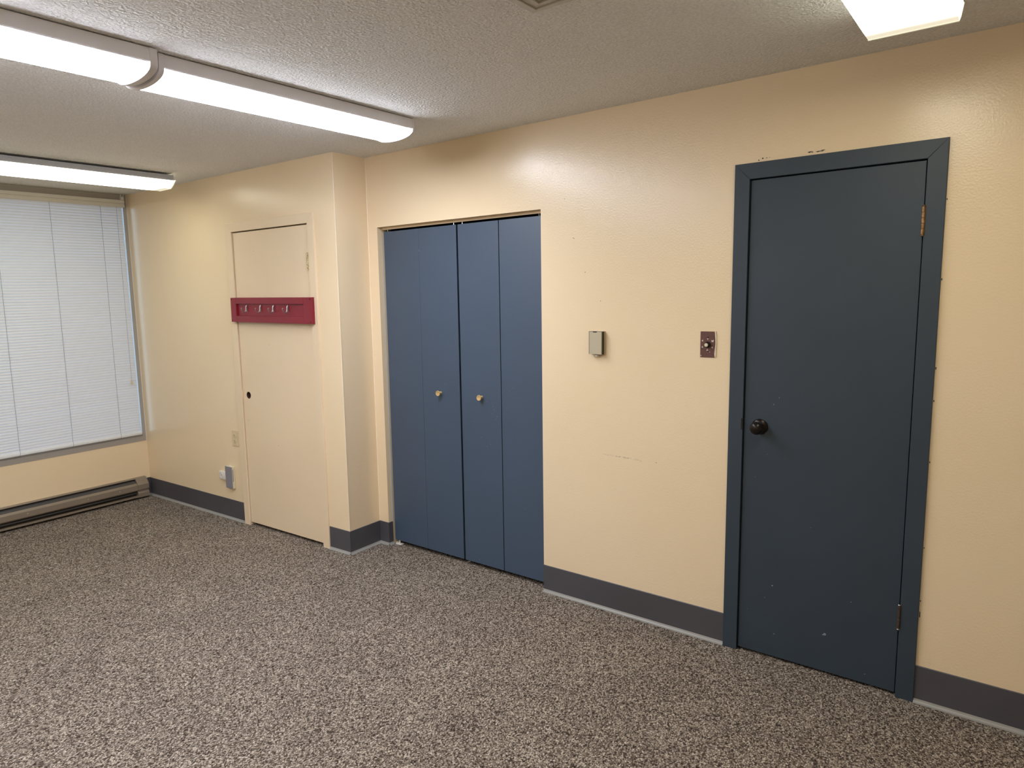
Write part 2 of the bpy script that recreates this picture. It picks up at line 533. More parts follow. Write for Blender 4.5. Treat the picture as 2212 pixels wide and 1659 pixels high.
# ------------------------------------------------------------------ door_1: slate blue door
d1 = root('door_1', (0.36, 0, 0), label='dark slate blue flush door with matching casing and black knob', cat='door', kind='structure')
T = Matrix.Translation((-0.36, 0, 0))
CW = 0.7267; CT = 2.1097; LX0, LX1, LT = 0.0628, 0.6630, 2.0415
def mitred(parent, x0, x1, zt, wl, wt, t, material, mx):
    """three mitred boards: outer x0..x1, top zt; inner faces wl in, wt down; t thick"""
    for nm, poly in (('casing', [(x0, 0), (x0 + wl, 0), (x0 + wl, zt - wt), (x0, zt)]),
                     ('casing', [(x1, 0), (x1, zt), (x1 - wl, zt - wt), (x1 - wl, 0)]),
                     ('casing', [(x0, zt), (x0 + wl, zt - wt), (x1 - wl, zt - wt), (x1, zt)])):
        bm = new_bm()
        e = 0.0012
        cx = sum(p[0] for p in poly) / 4; cz = sum(p[1] for p in poly) / 4
        rings = []
        for y, s in ((0.0, 0), (-t + e, 0), (-t, e)):
            rings.append([bm.verts.new(mx @ Vector((p[0] + s * (1 if p[0] < cx else -1), y, p[1] + (s * (1 if p[1] < cz else -1) if 0 < p[1] else 0)))) for p in poly])
        for A, B in zip(rings, rings[1:]):
            for k in range(4):
                bm.faces.new((A[k], A[(k + 1) % 4], B[(k + 1) % 4], B[k]))
        bm.faces.new(rings[0]); bm.faces.new(rings[-1])
        obj(nm, bm, material, parent)
mitred(d1, 0.0, CW, CT, 0.0600, 0.0640, 0.012, M['navy'], T)
bm = new_bm()   # jamb with stop
box(bm, 0.048, 0.0600, -0.004, 0.118, 0, 2.056, mx=T); box(bm, 0.6675, 0.68, -0.004, 0.118, 0, 2.056, mx=T); box(bm, 0.048, 0.68, -0.004, 0.118, 2.0455, 2.058, mx=T)
box(bm, 0.0600, 0.074, 0.040, 0.07, 0, 2.045, mx=T); box(bm, 0.654, 0.6675, 0.040, 0.07, 0, 2.045, mx=T); box(bm, 0.0600, 0.6675, 0.040, 0.07, 2.03, 2.0455, mx=T)
obj('jamb', bm, M['navy'], d1)
bm = new_bm(); box(bm, LX0, LX1, 0.001, 0.036, 0.012, LT, 0.0015, T)
leaf = obj('leaf', bm, M['navy'], d1)
hinge(d1, 0.6642 - .36, -0.0125, 1.781, 1.880, M['brassdull'])
hinge(d1, 0.6642 - .36, -0.0125, 0.284, 0.377, M['brownmetal'], M['chrome'])
km = facing_minus_y(0.127 - .36, 0.0, 1.021)
bm = new_bm()
lathe(bm, [(0, 0), (0.033, 0), (0.0335, 0.002), (0.031, 0.006), (0.024, 0.010), (0.014, 0.012), (0, 0.012)], km, 32)
rose = obj('rosette', bm, M['bronze'], d1, True)
bm = new_bm()
lathe(bm, [(0, 0.010), (0.012, 0.011), (0.0125, 0.022), (0.017, 0.028), (0.0245, 0.035), (0.0275, 0.044), (0.0265, 0.052), (0.0215, 0.060), (0.012, 0.0645), (0.0022, 0.0655), (0.002, 0.0645), (0, 0.0645)], km, 32)
obj('knob', bm, M['bronze'], rose, True)
bm = new_bm()
box(bm, 0.053 - .36, 0.0605 - .36, -0.0132, -0.0118, 1.003, 1.052, 0.0004)
obj('strike_plate', bm, M['knobblack'], d1)
bm = new_bm()
pc = [(.199, .332, .004, .0035), (.409, .175, .0075, .006), (.403, .171, .004, .003), (.498, .340, .0018, .0028), (.213, .076 + .04, .004, .0018), (.17, .27, .0018, .0015),
      (.115, .80, .0016, .0014), (.18, 1.12, .0012, .005), (.20, 1.15, .001, .004), (.34, .62, .0015, .0015), (.1, .20, .0012, .0012), (.56, .052, .003, .0015), (.16, .905, .0015, .0012)]
specks(bm, [(x - .36, z, a, b) for x, z, a, b in pc], 0.0004)
obj('paint_chip', bm, M['chip'], leaf, kind='stuff')

# ------------------------------------------------------------------ door_2: cream door on the stepped wall
d2 = root('door_2', MB() @ Vector((-0.63, 0, 0)), ANG, label='cream painted-over door without a knob, beside the window wall', cat='door', kind='structure')
T2 = Matrix.Translation((0.63, 0, 0))
mitred(d2, -BS1, -BS0, BT, 0.0595, 0.060, 0.012, M['door_cream'], T2)
LA, LB, LT2 = -1.0185, -0.2460, 2.0500
bm = new_bm()
box(bm, -BS1 + .045, -BS1 + .0595, -0.004, 0.098, 0, 2.07, mx=T2); box(bm, -BS0 - .0595, -BS0 - .045, -0.004, 0.098, 0, 2.07, mx=T2); box(bm, -BS1 + .045, -BS0 - .045, -0.004, 0.098, 2.0569, 2.072, mx=T2)
obj('jamb', bm, M['door_cream'], d2)
# leaf with a real bored hole for the missing knob
def leaf_with_hole(hx, hz, rad, x0, x1, z0, z1, y0, y1, mx):
    bm = new_bm()
    n = 32
    circ = [(hx + rad * math.cos(2 * math.pi * k / n), hz + rad * math.sin(2 * math.pi * k / n)) for k in range(n)]
    q = 0.05
    sq = []
    for k in range(n):
        a = 2 * math.pi * k / n
        c, s = math.cos(a), math.sin(a)
        mm = q / max(abs(c), abs(s))
        sq.append((hx + c * mm, hz + s * mm))
    for y, flip in ((y0, False), (y1, True)):
        C = [bm.verts.new(mx @ Vector((p[0], y, p[1]))) for p in circ]
        Q = [bm.verts.new(mx @ Vector((p[0], y, p[1]))) for p in sq]
        for k in range(n):
            bm.faces.new((C[k], C[(k + 1) % n], Q[(k + 1) % n], Q[k]))
        if y == y0: C0 = C
        else:
            for k in range(n):
                bm.faces.new((C0[k], C0[(k + 1) % n], C[(k + 1) % n], C[k]))
        for a0, a1, b0, b1 in ((x0, hx - q, z0, z1), (hx + q, x1, z0, z1), (hx - q, hx + q, z0, hz - q), (hx - q, hx + q, hz + q, z1)):
            bm.faces.new([bm.verts.new(mx @ Vector((a, y, b))) for a, b in ((a0, b0), (a1, b0), (a1, b1), (a0, b1))])
    for (xa, za), (xb, zb) in (((x0, z0), (x1, z0)), ((x1, z0), (x1, z1)), ((x1, z1), (x0, z1)), ((x0, z1), (x0, z0))):
        bm.faces.new([bm.verts.new(mx @ Vector(v)) for v in ((xa, y0, za), (xb, y0, zb), (xb, y1, zb), (xa, y1, za))])
    return bm
bm = leaf_with_hole(-0.956, 0.943, 0.0245, LA, LB, 0.022, LT2, 0.001, 0.036, T2)
lf2 = obj('leaf', bm, M['door_cream'], d2)
bm = new_bm()
lathe(bm, [(.0241, -.0015), (.0241, -.034), (.0228, -.034), (.0228, -.0015), (.0241, -.0015)], facing_minus_y(-.956 + .63, 0, .943), 28)
obj('bored_hole', bm, M['borewood'], lf2, label='dark bare rim of the empty knob hole')
bm = new_bm(); box(bm, LA - .0025, LA + 0.012, 0.040, 0.055, 0.0, 2.0568, mx=T2); box(bm, LB - .012, LB + 0.0035, 0.040, 0.055, 0.0, 2.0568, mx=T2); box(bm, LA + .0122, LB - .0122, 0.040, 0.055, 2.038, 2.0568, mx=T2)
obj('door_stop', bm, M['closet'], d2)  # stop coloured dark, the gap's shade put into its colour
hinge(d2, -0.2475 + .63, -0.013, 1.782, 1.876, M['brasspaint'])
hinge(d2, -0.2440 + .63, -0.004, 0.196, 0.290, M['brasspaint'], rad=0.0045)
bm = new_bm(); lathe(bm, [(0, 0), (.003, 0), (.002, .001), (0, .001)], facing_minus_y(-0.981 + .63, 0.0012, 0.76), 8)
box(bm, -1.022 + .63, -1.0165 + .63, -0.0122, 0.0, 0.91, 0.975)
obj('latch_plate', bm, M['door_cream'], d2)
bm = new_bm(); 
for (s, z) in ((-.978, .765), (-.66, .62), (-.80, 1.92), (-.70, 1.30)): box(bm, s - .0015 + .63, s + .0015 + .63, 0.0002, 0.0014, z - .0015, z + .0015)
obj('paint_chip', bm, M['scuff'], lf2, kind='stuff')

# ------------------------------------------------------------------ closet: two bifold doors
PY = 0.042
xs = [(-2.125, -1.8385), (-1.8375, -1.549), (-1.5365, -1.2545), (-1.2500, -0.9680)]
for i, (pa, pb, lab, kx) in enumerate(((xs[0], xs[1], 'slate blue bifold closet door beside the wall step, its two panels closed tight', -1.700),
                                       (xs[2], xs[3], 'slate blue bifold closet door nearer the thermostat, with an open seam between panels', -1.393))):
    ox = (pa[0] + pb[1]) / 2
    d = root('door_%d' % (3 + i), (ox, PY, 0), label=lab, cat='closet door', kind='structure')
    for x0, x1 in (pa, pb):
        bm = new_bm(); box(bm, x0 - ox, x1 - ox, 0, 0.030, 0.027, 1.9945, 0.0014)
        obj('panel', bm, M['blue'], d)
    bm = new_bm()
    kz = 1.0255 if i == 0 else 1.0225
    km = facing_minus_y(kx - ox + 0.004, 0.0, kz)
    lathe(bm, [(0, 0), (.0095, 0), (.0085, .004), (.0065, .010), (.0068, .016), (.0115, .021), (.0160, .0245), (.0165, .0275), (.0152, .0295), (.0135, .0295), (.010, .0278), (0, .0268)], km, 28)
    obj('knob', bm, M['brass'], d, True)
    bm = new_bm()
    px = (pb[1] - .02 - ox) if i == 0 else (pa[0] + .03 - ox)
    for q_ in (px, (pa[0] + .03 - ox) if i == 0 else (pb[1] - .03 - ox)):
        lathe(bm, [(0, 1.9945), (.003, 1.9945), (.003, 2.008), (0, 2.008)], Matrix.Translation((q_, 0.008, 0)), 8)
    obj('pivot_pin', bm, M['chrome'], d)
    bm = new_bm()
    if i == 0:
        box(bm, -2.112 - ox, -2.066 - ox, -0.012, 0.02, 0.001, 0.006, 0.001)
        box(bm, -2.112 - ox, -2.108 - ox, -0.008, 0.02, 0.001, 0.014, 0.001)
        lathe(bm, [(0, .005), (.0035, .005), (.0035, .028), (0, .028)], Matrix.Translation((-2.085 - ox, 0.0, 0)), 8)
        obj('floor_bracket', bm, M['whiteplastic'], d)
        cp = [(-1.835, 1.87 - .002 * k, .0012, .004) for k in range(4)] + [(-1.71, .962, .001, .002), (-1.60, .60, .0012, .002), (-1.66, 1.08, .0015, .002)]
    else:
        cp = [(-1.342, 1.027, .002, .001), (-1.305, .959, .004, .001), (-1.298, .952, .001, .004), (-1.283, .921, .0012, .004), (-1.312, .975, .003, .0012), (-1.29, .905, .004, .001),
              (-1.35, 1.0, .003, .001), (-1.318, .935, .001, .003), (-1.332, .757, .0012, .003), (-1.431, .053, .0012, .007), (-1.27, .034, .001, .006), (-1.31, .06, .001, .003),
              (-1.45, .88, .002, .001), (-1.40, .79, .001, .003), (-1.20, 1.07, .003, .001), (-1.17, 1.09, .002, .001), (-1.36, .74, .001, .003), (-1.1, .42, .001, .002)]
        bm.free(); bm = new_bm()
        specks(bm, [(x - ox, z, a, b) for x, z, a, b in cp], -0.0006)
        obj('paint_chip', bm, M['chip'], d, kind='stuff')
        continue
    bm = new_bm(); specks(bm, [(x - ox, z, a, b) for x, z, a, b in cp], -0.0006)
    obj('paint_chip', bm, M['chip'], d, kind='stuff')
# track, header lip and the unpainted strip of the side jamb
t1 = root('trim_1', (-1.55, 0.06, CLT), label='narrow head track above the bifold closet doors', cat='track', kind='structure')
bm = new_bm(); box(bm, CL0 + 1.55, CL1 + 1.55, -0.014, 0.03, -0.012, -0.0005)
obj('track', bm, M['black'], t1)
bm = new_bm(); box(bm, CL0 + 1.55, CL1 + 1.55, -0.019, -0.0145, -0.0145, -0.0005, 0.0008)
obj('lip', bm, M['wall'], t1)
bm = new_bm()
n = 60
prev = None
for k in range(n + 1):
    z = BB + (1.955 - BB) * k / n
    y0 = 0.0275 + random.uniform(-.0012, .0012) + 0.008 * (k / n)
    c = [bm.verts.new((CL0 + 0.0008, y0, z)), bm.verts.new((CL0 + 0.0008, 0.0405, z))]
    if prev:
        bm.faces.new((prev[0], prev[1], c[1], c[0]))
    prev = c
obj('trim_2', bm, M['bare'], label='thin unpainted white strip on the jamb beside the closet', cat='trim', kind='structure')

# ------------------------------------------------------------------ window_1
yc = (WY0 + WY1) / 2
wn = root('window_1', (XL, yc, WZ0), label='wide aluminium framed window reaching the ceiling behind the blinds', cat='window', kind='structure')
Tw = Matrix.Translation((-XL, -yc, -WZ0))
fy1, fy0 = -0.3715, WY0 + 0.03
bm = new_bm(); box(bm, XL - .075, XL + .002, fy1, WY1 - .0035, WZ0 + .0402, H - .0005, 0.0012, Tw)
fr = obj('frame_jamb', bm, M['alu'], wn)
bm = new_bm(); box(bm, XL - .050, XL - .0005, fy1 - .0015, fy1 - .0001, WZ0 + .063, H - .06, 0, Tw)
obj('jamb_liner', bm, M['rail'], fr)  # added pale lining that brightens the daylight strip on the jamb
bm = new_bm(); box(bm, XL - .075, XL + .002, WY0, fy0, WZ0 + .0402, H - .0005, 0.0012, Tw)
obj('frame_jamb', bm, M['alu'], wn)
bm = new_bm(); box(bm, XL - .075, XL + .002, WY0, WY1 - .0035, WZ0, WZ0 + .040, 0.0012, Tw)
box(bm, XL - .072, XL - .004, fy0 + .0002, fy1 - .0002, WZ0 + .0395, WZ0 + .062, 0.0012, Tw)  # raised back of the sill, added to block daylight below the blind
obj('frame_sill', bm, M['alu'], wn)
bm = new_bm(); box(bm, XL - .075, XL + .000, fy0, fy1, H - .05, H - .001, 0.0012, Tw)
obj('frame_head', bm, M['alu'], wn)
bm = new_bm(); box(bm, XL - .070, XL - .030, -1.72, -1.67, WZ0 + .04, H - .05, 0.001, Tw)
obj('mullion', bm, M['alu'], wn)
for ya, yb in ((fy0, -1.72), (-1.67, fy1)):
    bm = new_bm(); box(bm, XL - .056, XL - .051, ya, yb, WZ0 + .04, H - .05, mx=Tw)
    obj('pane', bm, glass_mat() if ya == fy0 else bpy.data.materials['window_glass'], wn)
bm = new_bm(); box(bm, XL - .002, XL + .004, WY1 - .0035, WY1 + .0018, WZ0, H - .001, 0.0008, Tw)
obj('bead', bm, M['whiteplastic'], wn)

# ------------------------------------------------------------------ mini blind
BY0, BY1 = -2.86, -0.3905
BX = XL + 0.016
bl = root('window_blind', (BX, (BY0 + BY1) / 2, 0.53), label='white horizontal mini blind, lowered and closed, over the window', cat='window blind')
byc = (BY0 + BY1) / 2
pitch = 0.0203
ztop = 2.352
nsl = 90
# slat cross-section: curved, tilted closed with the room edge down
prof = []
tilt = math.radians(64)
wd = 0.025
K = 5
top, bot = [], []
for k in range(K + 1):
    s = (k / K - .5) * wd
    c = 0.0034 * (1 - (2 * k / K - 1) ** 2)
    # s along the tilted direction (towards room and down), c bulge up/outwards
    X = s * math.cos(tilt) + c * math.sin(tilt)
    Z = -s * math.sin(tilt) + c * math.cos(tilt)
    top.append((X, Z)); bot.append((X - .0003 * math.sin(tilt), Z - .0003 * math.cos(tilt)))
bm = new_bm()
prism(bm, top + bot[::-1], BY0 - byc, BY1 - byc, 'y')
bmesh.ops.recalc_face_normals(bm, faces=bm.faces)
sl_me = bpy.data.meshes.new('slat'); bm.to_mesh(sl_me); bm.free()
sl_me.materials.append(M['slat']); sl_me.shade_smooth(); sl_me.set_sharp_from_angle(angle=math.radians(50))
for k in range(nsl):
    z = ztop - (k + .5) * pitch - .53
    if z < 0.014: break
    o = bpy.data.objects.new('slat', sl_me); COL.objects.link(o); o.parent = bl
    o.location = (random.uniform(-.0004, .0004), random.uniform(-.0012, .0012), z)
    o.rotation_euler = (random.uniform(-.0004, .0004), random.uniform(-.04, .04), 0)
bm = new_bm()
box(bm, -.006, .016, BY0 - byc, BY1 + .004 - byc, -.006, .0165, 0.004)
obj('bottom_rail', bm, M['rail'], bl, True)
hz = 2.3420 - .53
bm = new_bm()
x0 = XL + .031 - BX
prism(bm, [(x0 - .030, hz + .052), (x0 - .030, hz), (x0 - .003, hz), (x0, hz + .003), (x0, hz + .024), (x0 - .004, hz + .0265), (x0 - .004, hz + .0285), (x0, hz + .031), (x0, hz + .052), (x0 - .003, hz + .055), (x0 - .006, hz + .055), (x0 - .006, hz + .05)], BY0 - byc - .005, -0.371 - byc, 'y')
obj('headrail', bm, M['headrail'], bl)
bm = new_bm()
box(bm, x0 - .032, x0 - .006, -.392 - byc, -.368 - byc, hz + .056, hz + .082, 0.002)
box(bm, x0 - .032, x0 - .008, -.389 - byc, -.385 - byc, hz + .082, H - .53 - .001)
box(bm, x0 - .032, x0 - .008, -.374 - byc, -.370 - byc, hz + .082, H - .53 - .001)
obj('mounting_bracket', bm, M['whiteplastic'], bl)
for y in (-.556, -.915, -1.275, -1.635, -1.995, -2.355, -2.715):
    bm = new_bm()
    tube(bm, [(.0095, y - byc, hz + .002), (.0097, y - byc, hz - .5), (.0095, y - byc, .03), (.0165, y - byc, .014), (.0175, y - .003 - byc, -.004), (.012, y - .006 - byc, -.009)], 0.0011, 5)
    obj('ladder_cord', bm, M['cord'], bl)
bm = new_bm()
tube(bm, [(.014, -.436 - byc, hz + .004), (.016, -.436 - byc, 1.2), (.016, -.436 - byc, .985 - .53)], 0.0009, 5)
lc = obj('lift_cord', bm, M['cord'], bl)
bm = new_bm()
lathe(bm, [(0, .985), (.004, .983), (.005, .975), (.0085, .950), (.009, .944), (0, .943)], Matrix.Translation((.016, -.436 - byc, -.53)), 12)
obj('tassel', bm, M['almond'], lc, True)

# ------------------------------------------------------------------ baseboard heater
HY1, HY0 = -0.385, -2.95
hc = (HY0 + HY1) / 2
ht = root('baseboard_heater', (XL, hc, 0.0), label='taupe electric baseboard heater along the floor under the window', cat='heater')
def hp(name, prof, y0, y1, material, parent=None, smooth=False):
    bm = new_bm(); prism(bm, prof, y0 - hc, y1 - hc, 'y')
    return obj(name, bm, material, parent or ht, smooth)
hp('back_plate', [(.0005, .018), (.004, .018), (.004, .166), (.020, .168), (.026, .163), (.027, .166), (.021, .1725), (.0005, .1725)], HY0, HY1 - .002, M['heater'])
hp('recess', [(.0045, .03), (.018, .03), (.018, .158), (.0045, .158)], HY0, HY1 - .09, M['heaterdark'])
hp('louver', [(.022, .150), (.046, .133), (.047, .135), (.023, .1525)], HY0, HY1 - .091, M['fin'])
hp('front_panel', [(.040, .140), (.062, .118), (.063, .078), (.050, .066), (.049, .068), (.0605, .079), (.0595, .117), (.038, .1385)], HY0, HY1 - .0905, M['heater'])
hp('heating_element', [(.024, .046), (.044, .046), (.044, .058), (.024, .058)], HY0, HY1 - .0915, M['fin'])
hp('bottom_lip', [(.004, .016), (.060, .016), (.064, .019), (.064, .034), (.061, .034), (.060, .020), (.004, .020)], HY0, HY1 - .002, M['heater'])
# end cap: follows the body outline
hp('end_cap', [(.0045, .016), (.0655, .016), (.0655, .050), (.057, .060), (.057, .070), (.0665, .080), (.0665, .120), (.048, .142), (.028, .169), (.0045, .171)], HY1 - .090, HY1, M['heater'])
for y in (-.62, -.86, -1.28):
    bm = new_bm()
    box(bm, .0620, .0633, y - .0015 - hc, y + .0015 - hc, .098, .104)
    obj('paint_chip', bm, M['whiteplastic'], ht)

# ------------------------------------------------------------------ ceiling lights
def arc(x0, x1, z, sag, n=14):
    c = []
    for k in range(n + 1):
        a = math.pi * k / n
        c.append(((x0 + x1) / 2 - (x1 - x0) / 2 * math.cos(a), z - sag * math.sin(a) ** 0.75 if 0 < k < n else z))
    return c
def wrap_light(xr, y0, y1, label):
    """curved wrap-around fixture; xr = side towards the doors end, runs along y"""
    w_ = 0.243
    o = root('ceiling_light', (xr - w_ / 2, (y0 + y1) / 2, H), label=label, cat='ceiling light', group='curved white strip lights')
    h = w_ / 2; L0, L1 = y0 - (y0 + y1) / 2, y1 - (y0 + y1) / 2
    bm = new_bm()
    prism(bm, [(-h, -.004), (-h, -.046), (-h + .003, -.050), (-h + .006, -.046), (-h + .006, -.012), (h - .006, -.012), (h - .006, -.046), (h - .003, -.050), (h, -.046), (h, -.004)], L0 + .004, L1 - .004, 'y')
    obj('housing', bm, M['white'], o)
    bm = new_bm(); box(bm, -h + .03, h - .03, L0 + .01, L1 - .01, -.005, -.0003)
    obj('mounting_plate', bm, M['black'], o)
    bm = new_bm()
    prism(bm, arc(-h + .004, h - .004, -.048, .037), L0 + .019, L1 - (.011 if y1 > -1 else .027), 'y')
    obj('lens', bm, M['lens_near'], o, True)
    for a, b in ((L0, L0 + .018), (L1 - (.010 if y1 > -1 else .026), L1)):
        bm = new_bm()
        pr = [(-h - .0015, -.003)] + arc(-h - .0015, h + .0015, -.050, .0385) + [(h + .0015, -.003)]
        prism(bm, pr, a, b, 'y')
        obj('end_cap', bm, M['white'], o, True)
    return o
wrap_light(-1.352, -1.750, -0.492, 'bright curved white strip light hanging nearest the closet, second of the pair in line')
wrap_light(-1.352, -4.310, -3.056, 'bright curved white strip light behind the photographer')  # unseen fixture, added to brighten the lower walls
wrap_light(-1.324, -3.030, -1.768, 'bright curved white strip light cut off by the photo edge, end to end with another')

def prism_light(xr, y0, y1, label, lens, wt, wb, drop_top, drop_bot, housing, gap):
    o = root('ceiling_light', (xr - wt / 2, (y0 + y1) / 2, H), label=label, cat='ceiling light', group='older prismatic strip lights')
    L0, L1 = y0 - (y0 + y1) / 2, y1 - (y0 + y1) / 2
    h, b = wt / 2, wb / 2
    bm = new_bm()
    box(bm, -h + .002, h - .002, L0 + .014, L1 - .014, -drop_top, -gap, 0.0015)
    obj('housing', bm, housing, o)
    bm = new_bm(); box(bm, -.05, .05, L0 + .1, L1 - .1, -gap, -.0003)
    obj('mounting_plate', bm, M['black'], o)
    bm = new_bm()
    prism(bm, [(-h, -drop_top + .002), (-b - (h - b) * .35, -drop_bot + .012), (-b, -drop_bot), (b, -drop_bot), (b + (h - b) * .35, -drop_bot + .012), (h, -drop_top + .002)], L0 + .008, L1 - .008, 'y')
    bm.faces.ensure_lookup_table()
    for fc in bm.faces:
        if abs(fc.normal.z) < 0.9 and len(fc.verts) == 4 and fc.calc_center_median().z > -drop_bot + 0.0015: fc.material_index = 1
    ln = obj('lens', bm, [lens, M['lens_side']], o)
    for a in (L0, L1 - .0075):
        bm = new_bm()
        prism(bm, [(-h - .001, -drop_top + .006), (-b - (h - b) * .35 - .001, -drop_bot + .012), (-b, -drop_bot - .001), (b, -drop_bot - .001), (b + (h - b) * .35 + .001, -drop_bot + .012), (h + .001, -drop_top + .006)], a, a + .0075, 'y')
        obj('end_plate', bm, M['lens_edge'], ln)
    for y in (L0 + .03, L1 - .03):
        bm = new_bm()
        tube(bm, [(h - .001, y, -.02), (h + .004, y + .004, -.032), (h + .003, y, -drop_top + .002)], 0.0012, 6)
        obj('lens_clip', bm, M['chrome'], o)
    return o
prism_light(-3.462, -1.765, -0.545, 'older strip light with prismatic lens by the window wall', M['lens_far'], .290, .150, .050, .091, M['greyhousing'], .013)
prism_light(-3.462, -3.00, -1.780, 'older strip light by the window wall, farther from the cream door', M['lens_far'], .290, .150, .050, .091, M['greyhousing'], .013)  # added out of view for more light on walls and ceiling
prism_light(0.776, -2.94, -1.715, 'strip light with boxy lens farther back in line over the photographer', M['lens_right'], .244, .228, .050, .091, M['greyhousing'], .010)  # unseen twin of the next fixture, added as fill light
prism_light(0.776, -1.70, -0.475, 'strip light with boxy yellowed lens above the slate blue door', M['lens_right'], .244, .228, .050, .091, M['greyhousing'], .010)

# ------------------------------------------------------------------ ceiling vent
vt = root('ceiling_vent', (-.06, -1.340, H), label='square stepped air diffuser on the ceiling between the strip lights', cat='air vent')
hs = .175
bm = new_bm()
def ring(bm, a, b, z0, z1, z2):
    """square frame from half-size a to b: outer edge z0, inner edge z1, thickness up to z2"""
    c = [(-1, -1), (1, -1), (1, 1), (-1, 1)]
    for k in range(4):
        p, q_ = c[k], c[(k + 1) % 4]
        vs = [(p[0] * a, p[1] * a, z0), (q_[0] * a, q_[1] * a, z0), (q_[0] * b, q_[1] * b, z1), (p[0] * b, p[1] * b, z1)]
        lo = [bm.verts.new(v) for v in vs]
        hi = [bm.verts.new((v[0], v[1], z2)) for v in vs]
        bm.faces.new(lo); bm.faces.new(hi[::-1])
        for j in range(4):
            bm.faces.new((lo[j], lo[(j + 1) % 4], hi[(j + 1) % 4], hi[j]))
ring(bm, hs, hs - .028, -.004, -.010, -.0005)
obj('frame', bm, M['vent'], vt)
for k in range(4):
    bm = new_bm()
    a = hs - .0285 - k * .034
    ring(bm, a, a - .0315, -.0050, -.0105, -.0005)
    obj('louver', bm, M['vent'], vt)
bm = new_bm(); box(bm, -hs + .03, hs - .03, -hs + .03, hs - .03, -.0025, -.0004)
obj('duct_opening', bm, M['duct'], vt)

# ------------------------------------------------------------------ coat rack
Tb = MB()
rk = root('coat_rack', Tb @ Vector((-0.6245, -0.0125, 1.530)), ANG, label='cranberry red board with four chrome coat hooks across the cream door', cat='coat rack')
tl = Matrix.Rotation(math.radians(0.62), 4, 'Y')
W2, H2 = 0.4165, 0.0822
t = 0.024
bm = new_bm()
iw, iz, ix = 0.350, 0.0405, -0.008     # recessed panel half sizes
iL, iR = -0.357, 0.341
box(bm, -W2, W2, -.010, 0, -H2, H2, 0, tl)
box(bm, iR, W2, -t, -.0098, -H2, H2, 0.0018, tl)
box(bm, -W2, iL, -t, -.0098, -H2, H2, 0.0018, tl)
box(bm, iL - .0005, iR + .0005, -t, -.0098, iz, H2, 0.0018, tl)
box(bm, iL - .0005, iR + .0005, -t, -.0098, -H2, -iz, 0.0018, tl)
obj('board', bm, M['red'], rk)
for sx in (-W2 + .012, W2 - .012):
    for sz in (-H2 + .012, H2 - .012):
        bm = new_bm()
        lathe(bm, [(0, 0), (.0035, 0), (.003, .0008), (0, .001)], tl @ facing_minus_y(sx, -t - .0001, sz), 10)
        obj('screw', bm, M['black'], rk)
for s in (.878, .727, .592, .449):
    hx = 0.6245 - s
    bm = new_bm()
    mx = tl @ Matrix.Translation((hx, -.0102, 0.0))
    box(bm, -.0045, .0045, -.003, 0, -.012, .034, .0012, mx)
    pts = [(0, -.004, .030), (0, -.008, .020), (0, -.009, .006), (0, -.012, -.006), (0, -.018, -.014), (0, -.026, -.016), (0, -.034, -.012), (0, -.040, -.003), (0, -.042, .008)]
    tube(bm, pts, [.0042, .0045, .0042, .0038, .0034, .0030, .0028, .0030, .0036], 10, mx)
    lathe(bm, [(0, -.005), (.0035, -.004), (.0052, 0), (.0035, .004), (0, .005)], mx @ Matrix.Translation((0, -.042, .011)), 12)
    obj('hook', bm, M['nickel'], rk, True)

# ------------------------------------------------------------------ outlet, boxes on the beige wall
ot = root('power_outlet', Tb @ Vector((-1.1465, 0, 0.6175)), ANG, label='almond duplex power outlet beside the cream door casing', cat='outlet')
bm = new_bm(); box(bm, -.0355, .0355, -.0055, 0, -.0565, .0565, 0.002)
pl = obj('cover_plate', bm, M['almond'], ot)
for dz in (.0195, -.0195):
    bm = new_bm()
    lathe(bm, [(0, .0055), (.0165, .0055), (.0165, .0075), (.0155, .0082), (0, .0082)], Matrix.Translation((0, 0, dz)) @ Matrix.Rotation(math.pi / 2, 4, 'X'), 24)
    sk = obj('socket', bm, M['almond'], ot)
    bm = new_bm()
    box(bm, -.0075, -.0052, -.0089, -.008, dz - .001, dz + .007)
    box(bm, .0052, .0075, -.0089, -.008, dz + .000, dz + .006)
    box(bm, -.002, .002, -.0089, -.008, dz - .010, dz - .0055)
    obj('slot', bm, M['slot'], sk)
bm = new_bm(); lathe(bm, [(0, .0055), (.0035, .0055), (.003, .007), (0, .0072)], Matrix.Rotation(math.pi / 2, 4, 'X'), 12)
obj('screw', bm, M['brass'], ot)

gb = root('junction_box', Tb @ Vector((-1.2205, 0, 0.3235)), ANG, label='grey fronted box on the wall with torn cream paint edges, near the cream door', cat='electrical box')
bm = new_bm(); box(bm, -.0385, .0385, -.0225, 0, -.081, .081, 0.002)
obj('body', bm, M['peel'], gb)
bm = new_bm(); box(bm, -.0405, .0380, -.0275, -.0226, -.080, .080, 0.0015)
obj('cover', bm, M['greytape'], gb)
bm = new_bm()
for z0, z1, w_ in ((.02, .07, .010), (-.075, -.03, .012), (-.03, .02, .004)):
    prism(bm, [(.0388, z0), (.0388, z1), (.0402, z1 - .004), (.0408, (z0 + z1) / 2), (.0400, z0 + .006)], -.004 - w_, -.003, 'y')
obj('paint_flap', bm, M['peel'], gb)
bm = new_bm(); prism(bm, [(.0386, -.03), (.0386, .06), (.0394, .055), (.0394, -.025)], -.020, -.0145, 'y')
obj('torn_patch', bm, M['greytape'], gb)
bm = new_bm(); box(bm, -.012, .012, -.018, -.006, .081, .0865, 0.001)
obj('conduit_knockout', bm, M['whiteplastic'], gb)

